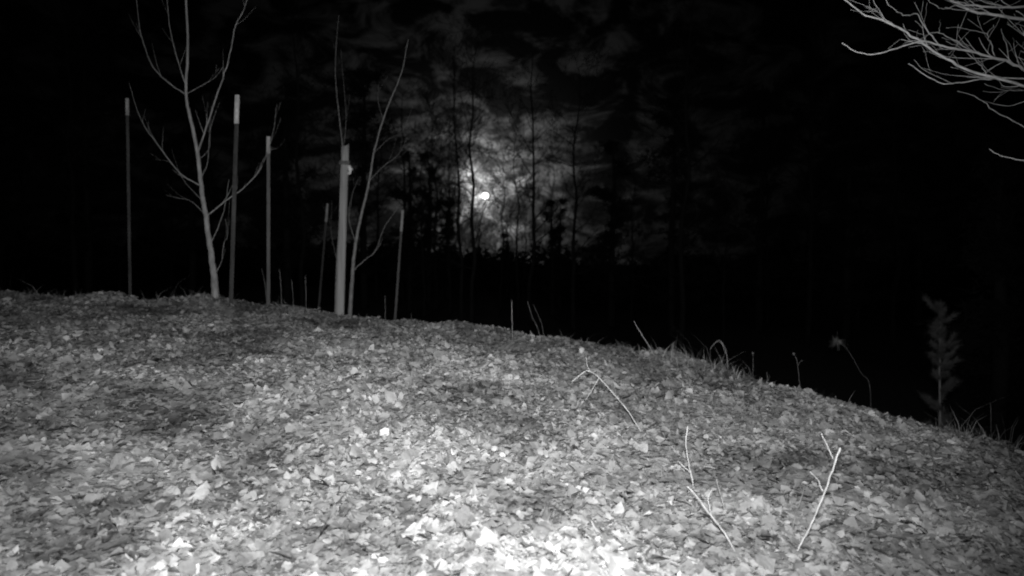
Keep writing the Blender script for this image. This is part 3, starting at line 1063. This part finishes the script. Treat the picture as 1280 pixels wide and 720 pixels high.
def pine_proto(seed, H):
    rs = random.Random(seed)
    nr = np.random.default_rng(seed)
    root = empty('pine_tree', (0, 0, 0))
    tq = MB()
    sp, sr = smooth_path([Vector((0, 0, -.4)), Vector((.05, 0, H * .4)), Vector((-.05, .08, H * .75)), Vector((0, 0, H))], [.2, .15, .08, .015], 6, .01)
    tq.tube(sp, sr, 8)
    tq.build('trunk', M['bark'], root)
    cq = MB()
    TV = []
    z = H * .16
    while z < H * .99:
        nb = rs.randint(2, 4)
        for k in range(nb):
            if rs.random() < .15:
                continue
            a_ = rs.uniform(0, 2 * math.pi)
            l_ = (H * .24) * (1.05 - .85 * (z / H)) * rs.uniform(.25, 1.35)
            d_ = Vector((math.cos(a_), math.sin(a_), rs.uniform(-.2, .4)))
            b0 = Vector((0, 0, z))
            pts = [b0, b0 + d_ * l_ * .5, b0 + d_ * l_ + Vector((0, 0, .12 * l_))]
            bp, br = smooth_path(pts, [.035, .02, .006], 5)
            cq.tube(bp, br, 4, cap=False)
            for i in range(2, len(bp)):
                for _ in range(7):
                    c = bp[i] + Vector((rs.gauss(0, .17), rs.gauss(0, .17), rs.gauss(.03, .13)))
                    TV.append(c)
        z += rs.uniform(.12, .95)
    C = np.array([tuple(c) for c in TV])
    m = 9
    cc = np.repeat(C, m, 0)
    dirs = nr.normal(0, 1, (len(cc), 3)) * (1, 1, .6)
    dirs /= np.linalg.norm(dirs, axis=1)[:, None]
    sd = np.cross(dirs, nr.normal(0, 1, (len(cc), 3)))
    sd /= np.linalg.norm(sd, axis=1)[:, None]
    ln = nr.uniform(.10, .24, (len(cc), 1))
    V = np.stack([cc - sd * .016, cc + sd * .016, cc + dirs * ln], 1).reshape(-1, 3)
    T = np.arange(len(V)).reshape(-1, 3)
    tag(cq.build('bough', M['bark'], root), kind='stuff')
    tag(np_obj('crown', V, T, M['pine'], root), kind='stuff')
    return root


BP = [bare_proto(40 + k, (11, 13, 9.5, 12, 8)[k], (.10, .12, .08, .105, .06)[k]) for k in range(5)]
PP = [pine_proto(60 + k, (9, 12, 6)[k]) for k in range(3)]
used = set()


def place(root, u, depth, label, group, rz=None, sc=1.0, cat='tree'):
    o = root if root.name not in used else copy_tree(root)
    used.add(root.name)
    used.add(o.name)
    x = (u - 640) / F * depth
    o.location = (x, depth, gz(x, depth))
    o.rotation_euler = (0, 0, random.uniform(0, 6.28) if rz is None else rz)
    o.scale = (sc, sc, sc)
    tag(o, label, cat, group)
    return o


SIL = 'slender bare tree standing black against the moonlit cloud'
for u, dep, k, sc in [(577, 27, 0, .95), (590, 25, 3, .9), (562, 33, 2, 1), (626, 36, 4, 1.05), (647, 34, 4, 1.2), (665, 31, 1, .95), (545, 36, 4, 1.3), (538, 38, 4, 1.0), (690, 42, 2, 1.0), (530, 30, 4, 1), (598, 47, 4, .72), (640, 48, 4, .78), (571, 46, 4, .95), (655, 45, 4, .98), (553, 43, 4, .9), (583, 50, 4, .75), (620, 52, 4, .7)]:
    if u in (577, 590):
        place(BP[k], u, dep, 'bare tree of the close pair whose black trunks stand nearest the moon', 'pair of trees nearest the moon', sc=sc)
    elif u == 665:
        place(BP[k], u, dep, 'straight bare tree between the moon and the thick-trunked tree', None, sc=sc)
    else:
        place(BP[k], u, dep, SIL, 'bare trees around the moon', sc=sc)
place(BP[0], 717, 30, 'thick-trunked bare tree standing black and apart from the trees around the moon', None, sc=1.05)
DK = 'bare tree lost in the unlit woods beyond the mound'
rs = random.Random(5)
for i, u in enumerate([-120, -40, 30, 95, 150, 215, 265, 335, 380, 428, 470, 505, 790, 850, 905, 960, 1010, 1075, 1120, 1190, 1255, 1330]):
    place(BP[i % 5], u, rs.uniform(27, 44), DK, 'bare trees in the unlit woods', sc=rs.uniform(.9, 1.3))
PL = 'dark pine standing among the bare trees beyond the mound'
for u, dep, k, sc in [(536, 40, 0, 1.0), (512, 34, 0, .9), (560, 44, 2, 1.1), (690, 38, 0, .72), (634, 50, 2, .8), (700, 44, 0, .8), (765, 36, 0, 1.1), (840, 33, 1, 1.0), (455, 33, 1, 1.0), (360, 30, 0, 1.1), (240, 34, 1, 1), (110, 30, 1, 1), (0, 33, 0, 1.1), (950, 36, 1, 1.1), (1060, 30, 0, 1.1), (1150, 34, 1, 1), (596, 58, 2, .6)]:
    place(PP[k], u, dep, PL, 'dark pines in the woods', sc=sc, cat='pine tree')
o = place(PP[2], 1250, 13.0, 'pine with faintly lit boughs standing nearer than the dark woods', None, sc=.95, cat='pine tree')

# a far-off wood that reads as one dark mass along the skyline
n = 26000
ang = rng.uniform(-1.25, 1.25, n)
rad = rng.uniform(58, 95, n)
wx, wy = np.sin(ang) * rad, np.cos(ang) * rad
wz = terrain(wx, wy)
hmax = 0.3 + 3.4 * np.clip(vnoise(ang * 22, rad * .02, 1, 73), 0, 1) + 1.5 * (vnoise(ang * 60, rad * .05, 1, 71) + .5) + 1.4 * (vnoise(ang * 200, rad * .05, 1, 72) + .5)
h = rng.random(n) * hmax * 1.2
c = np.stack([wx, wy, wz + h], 1)
dirs = rng.normal(0, 1, (n, 3))
dirs /= np.linalg.norm(dirs, axis=1)[:, None]
s2 = np.cross(dirs, rng.normal(0, 1, (n, 3)))
s2 /= np.linalg.norm(s2, axis=1)[:, None]
ln = rng.uniform(.3, .9, (n, 1))
V = np.stack([c - s2 * ln * .4, c + s2 * ln * .4, c + dirs * ln], 1).reshape(-1, 3)
fw = np_obj('far_wood', V, np.arange(len(V)).reshape(-1, 3), M['pine'])
tag(fw, 'black mass of far-off undergrowth and wood along the skyline', 'woods', kind='stuff')
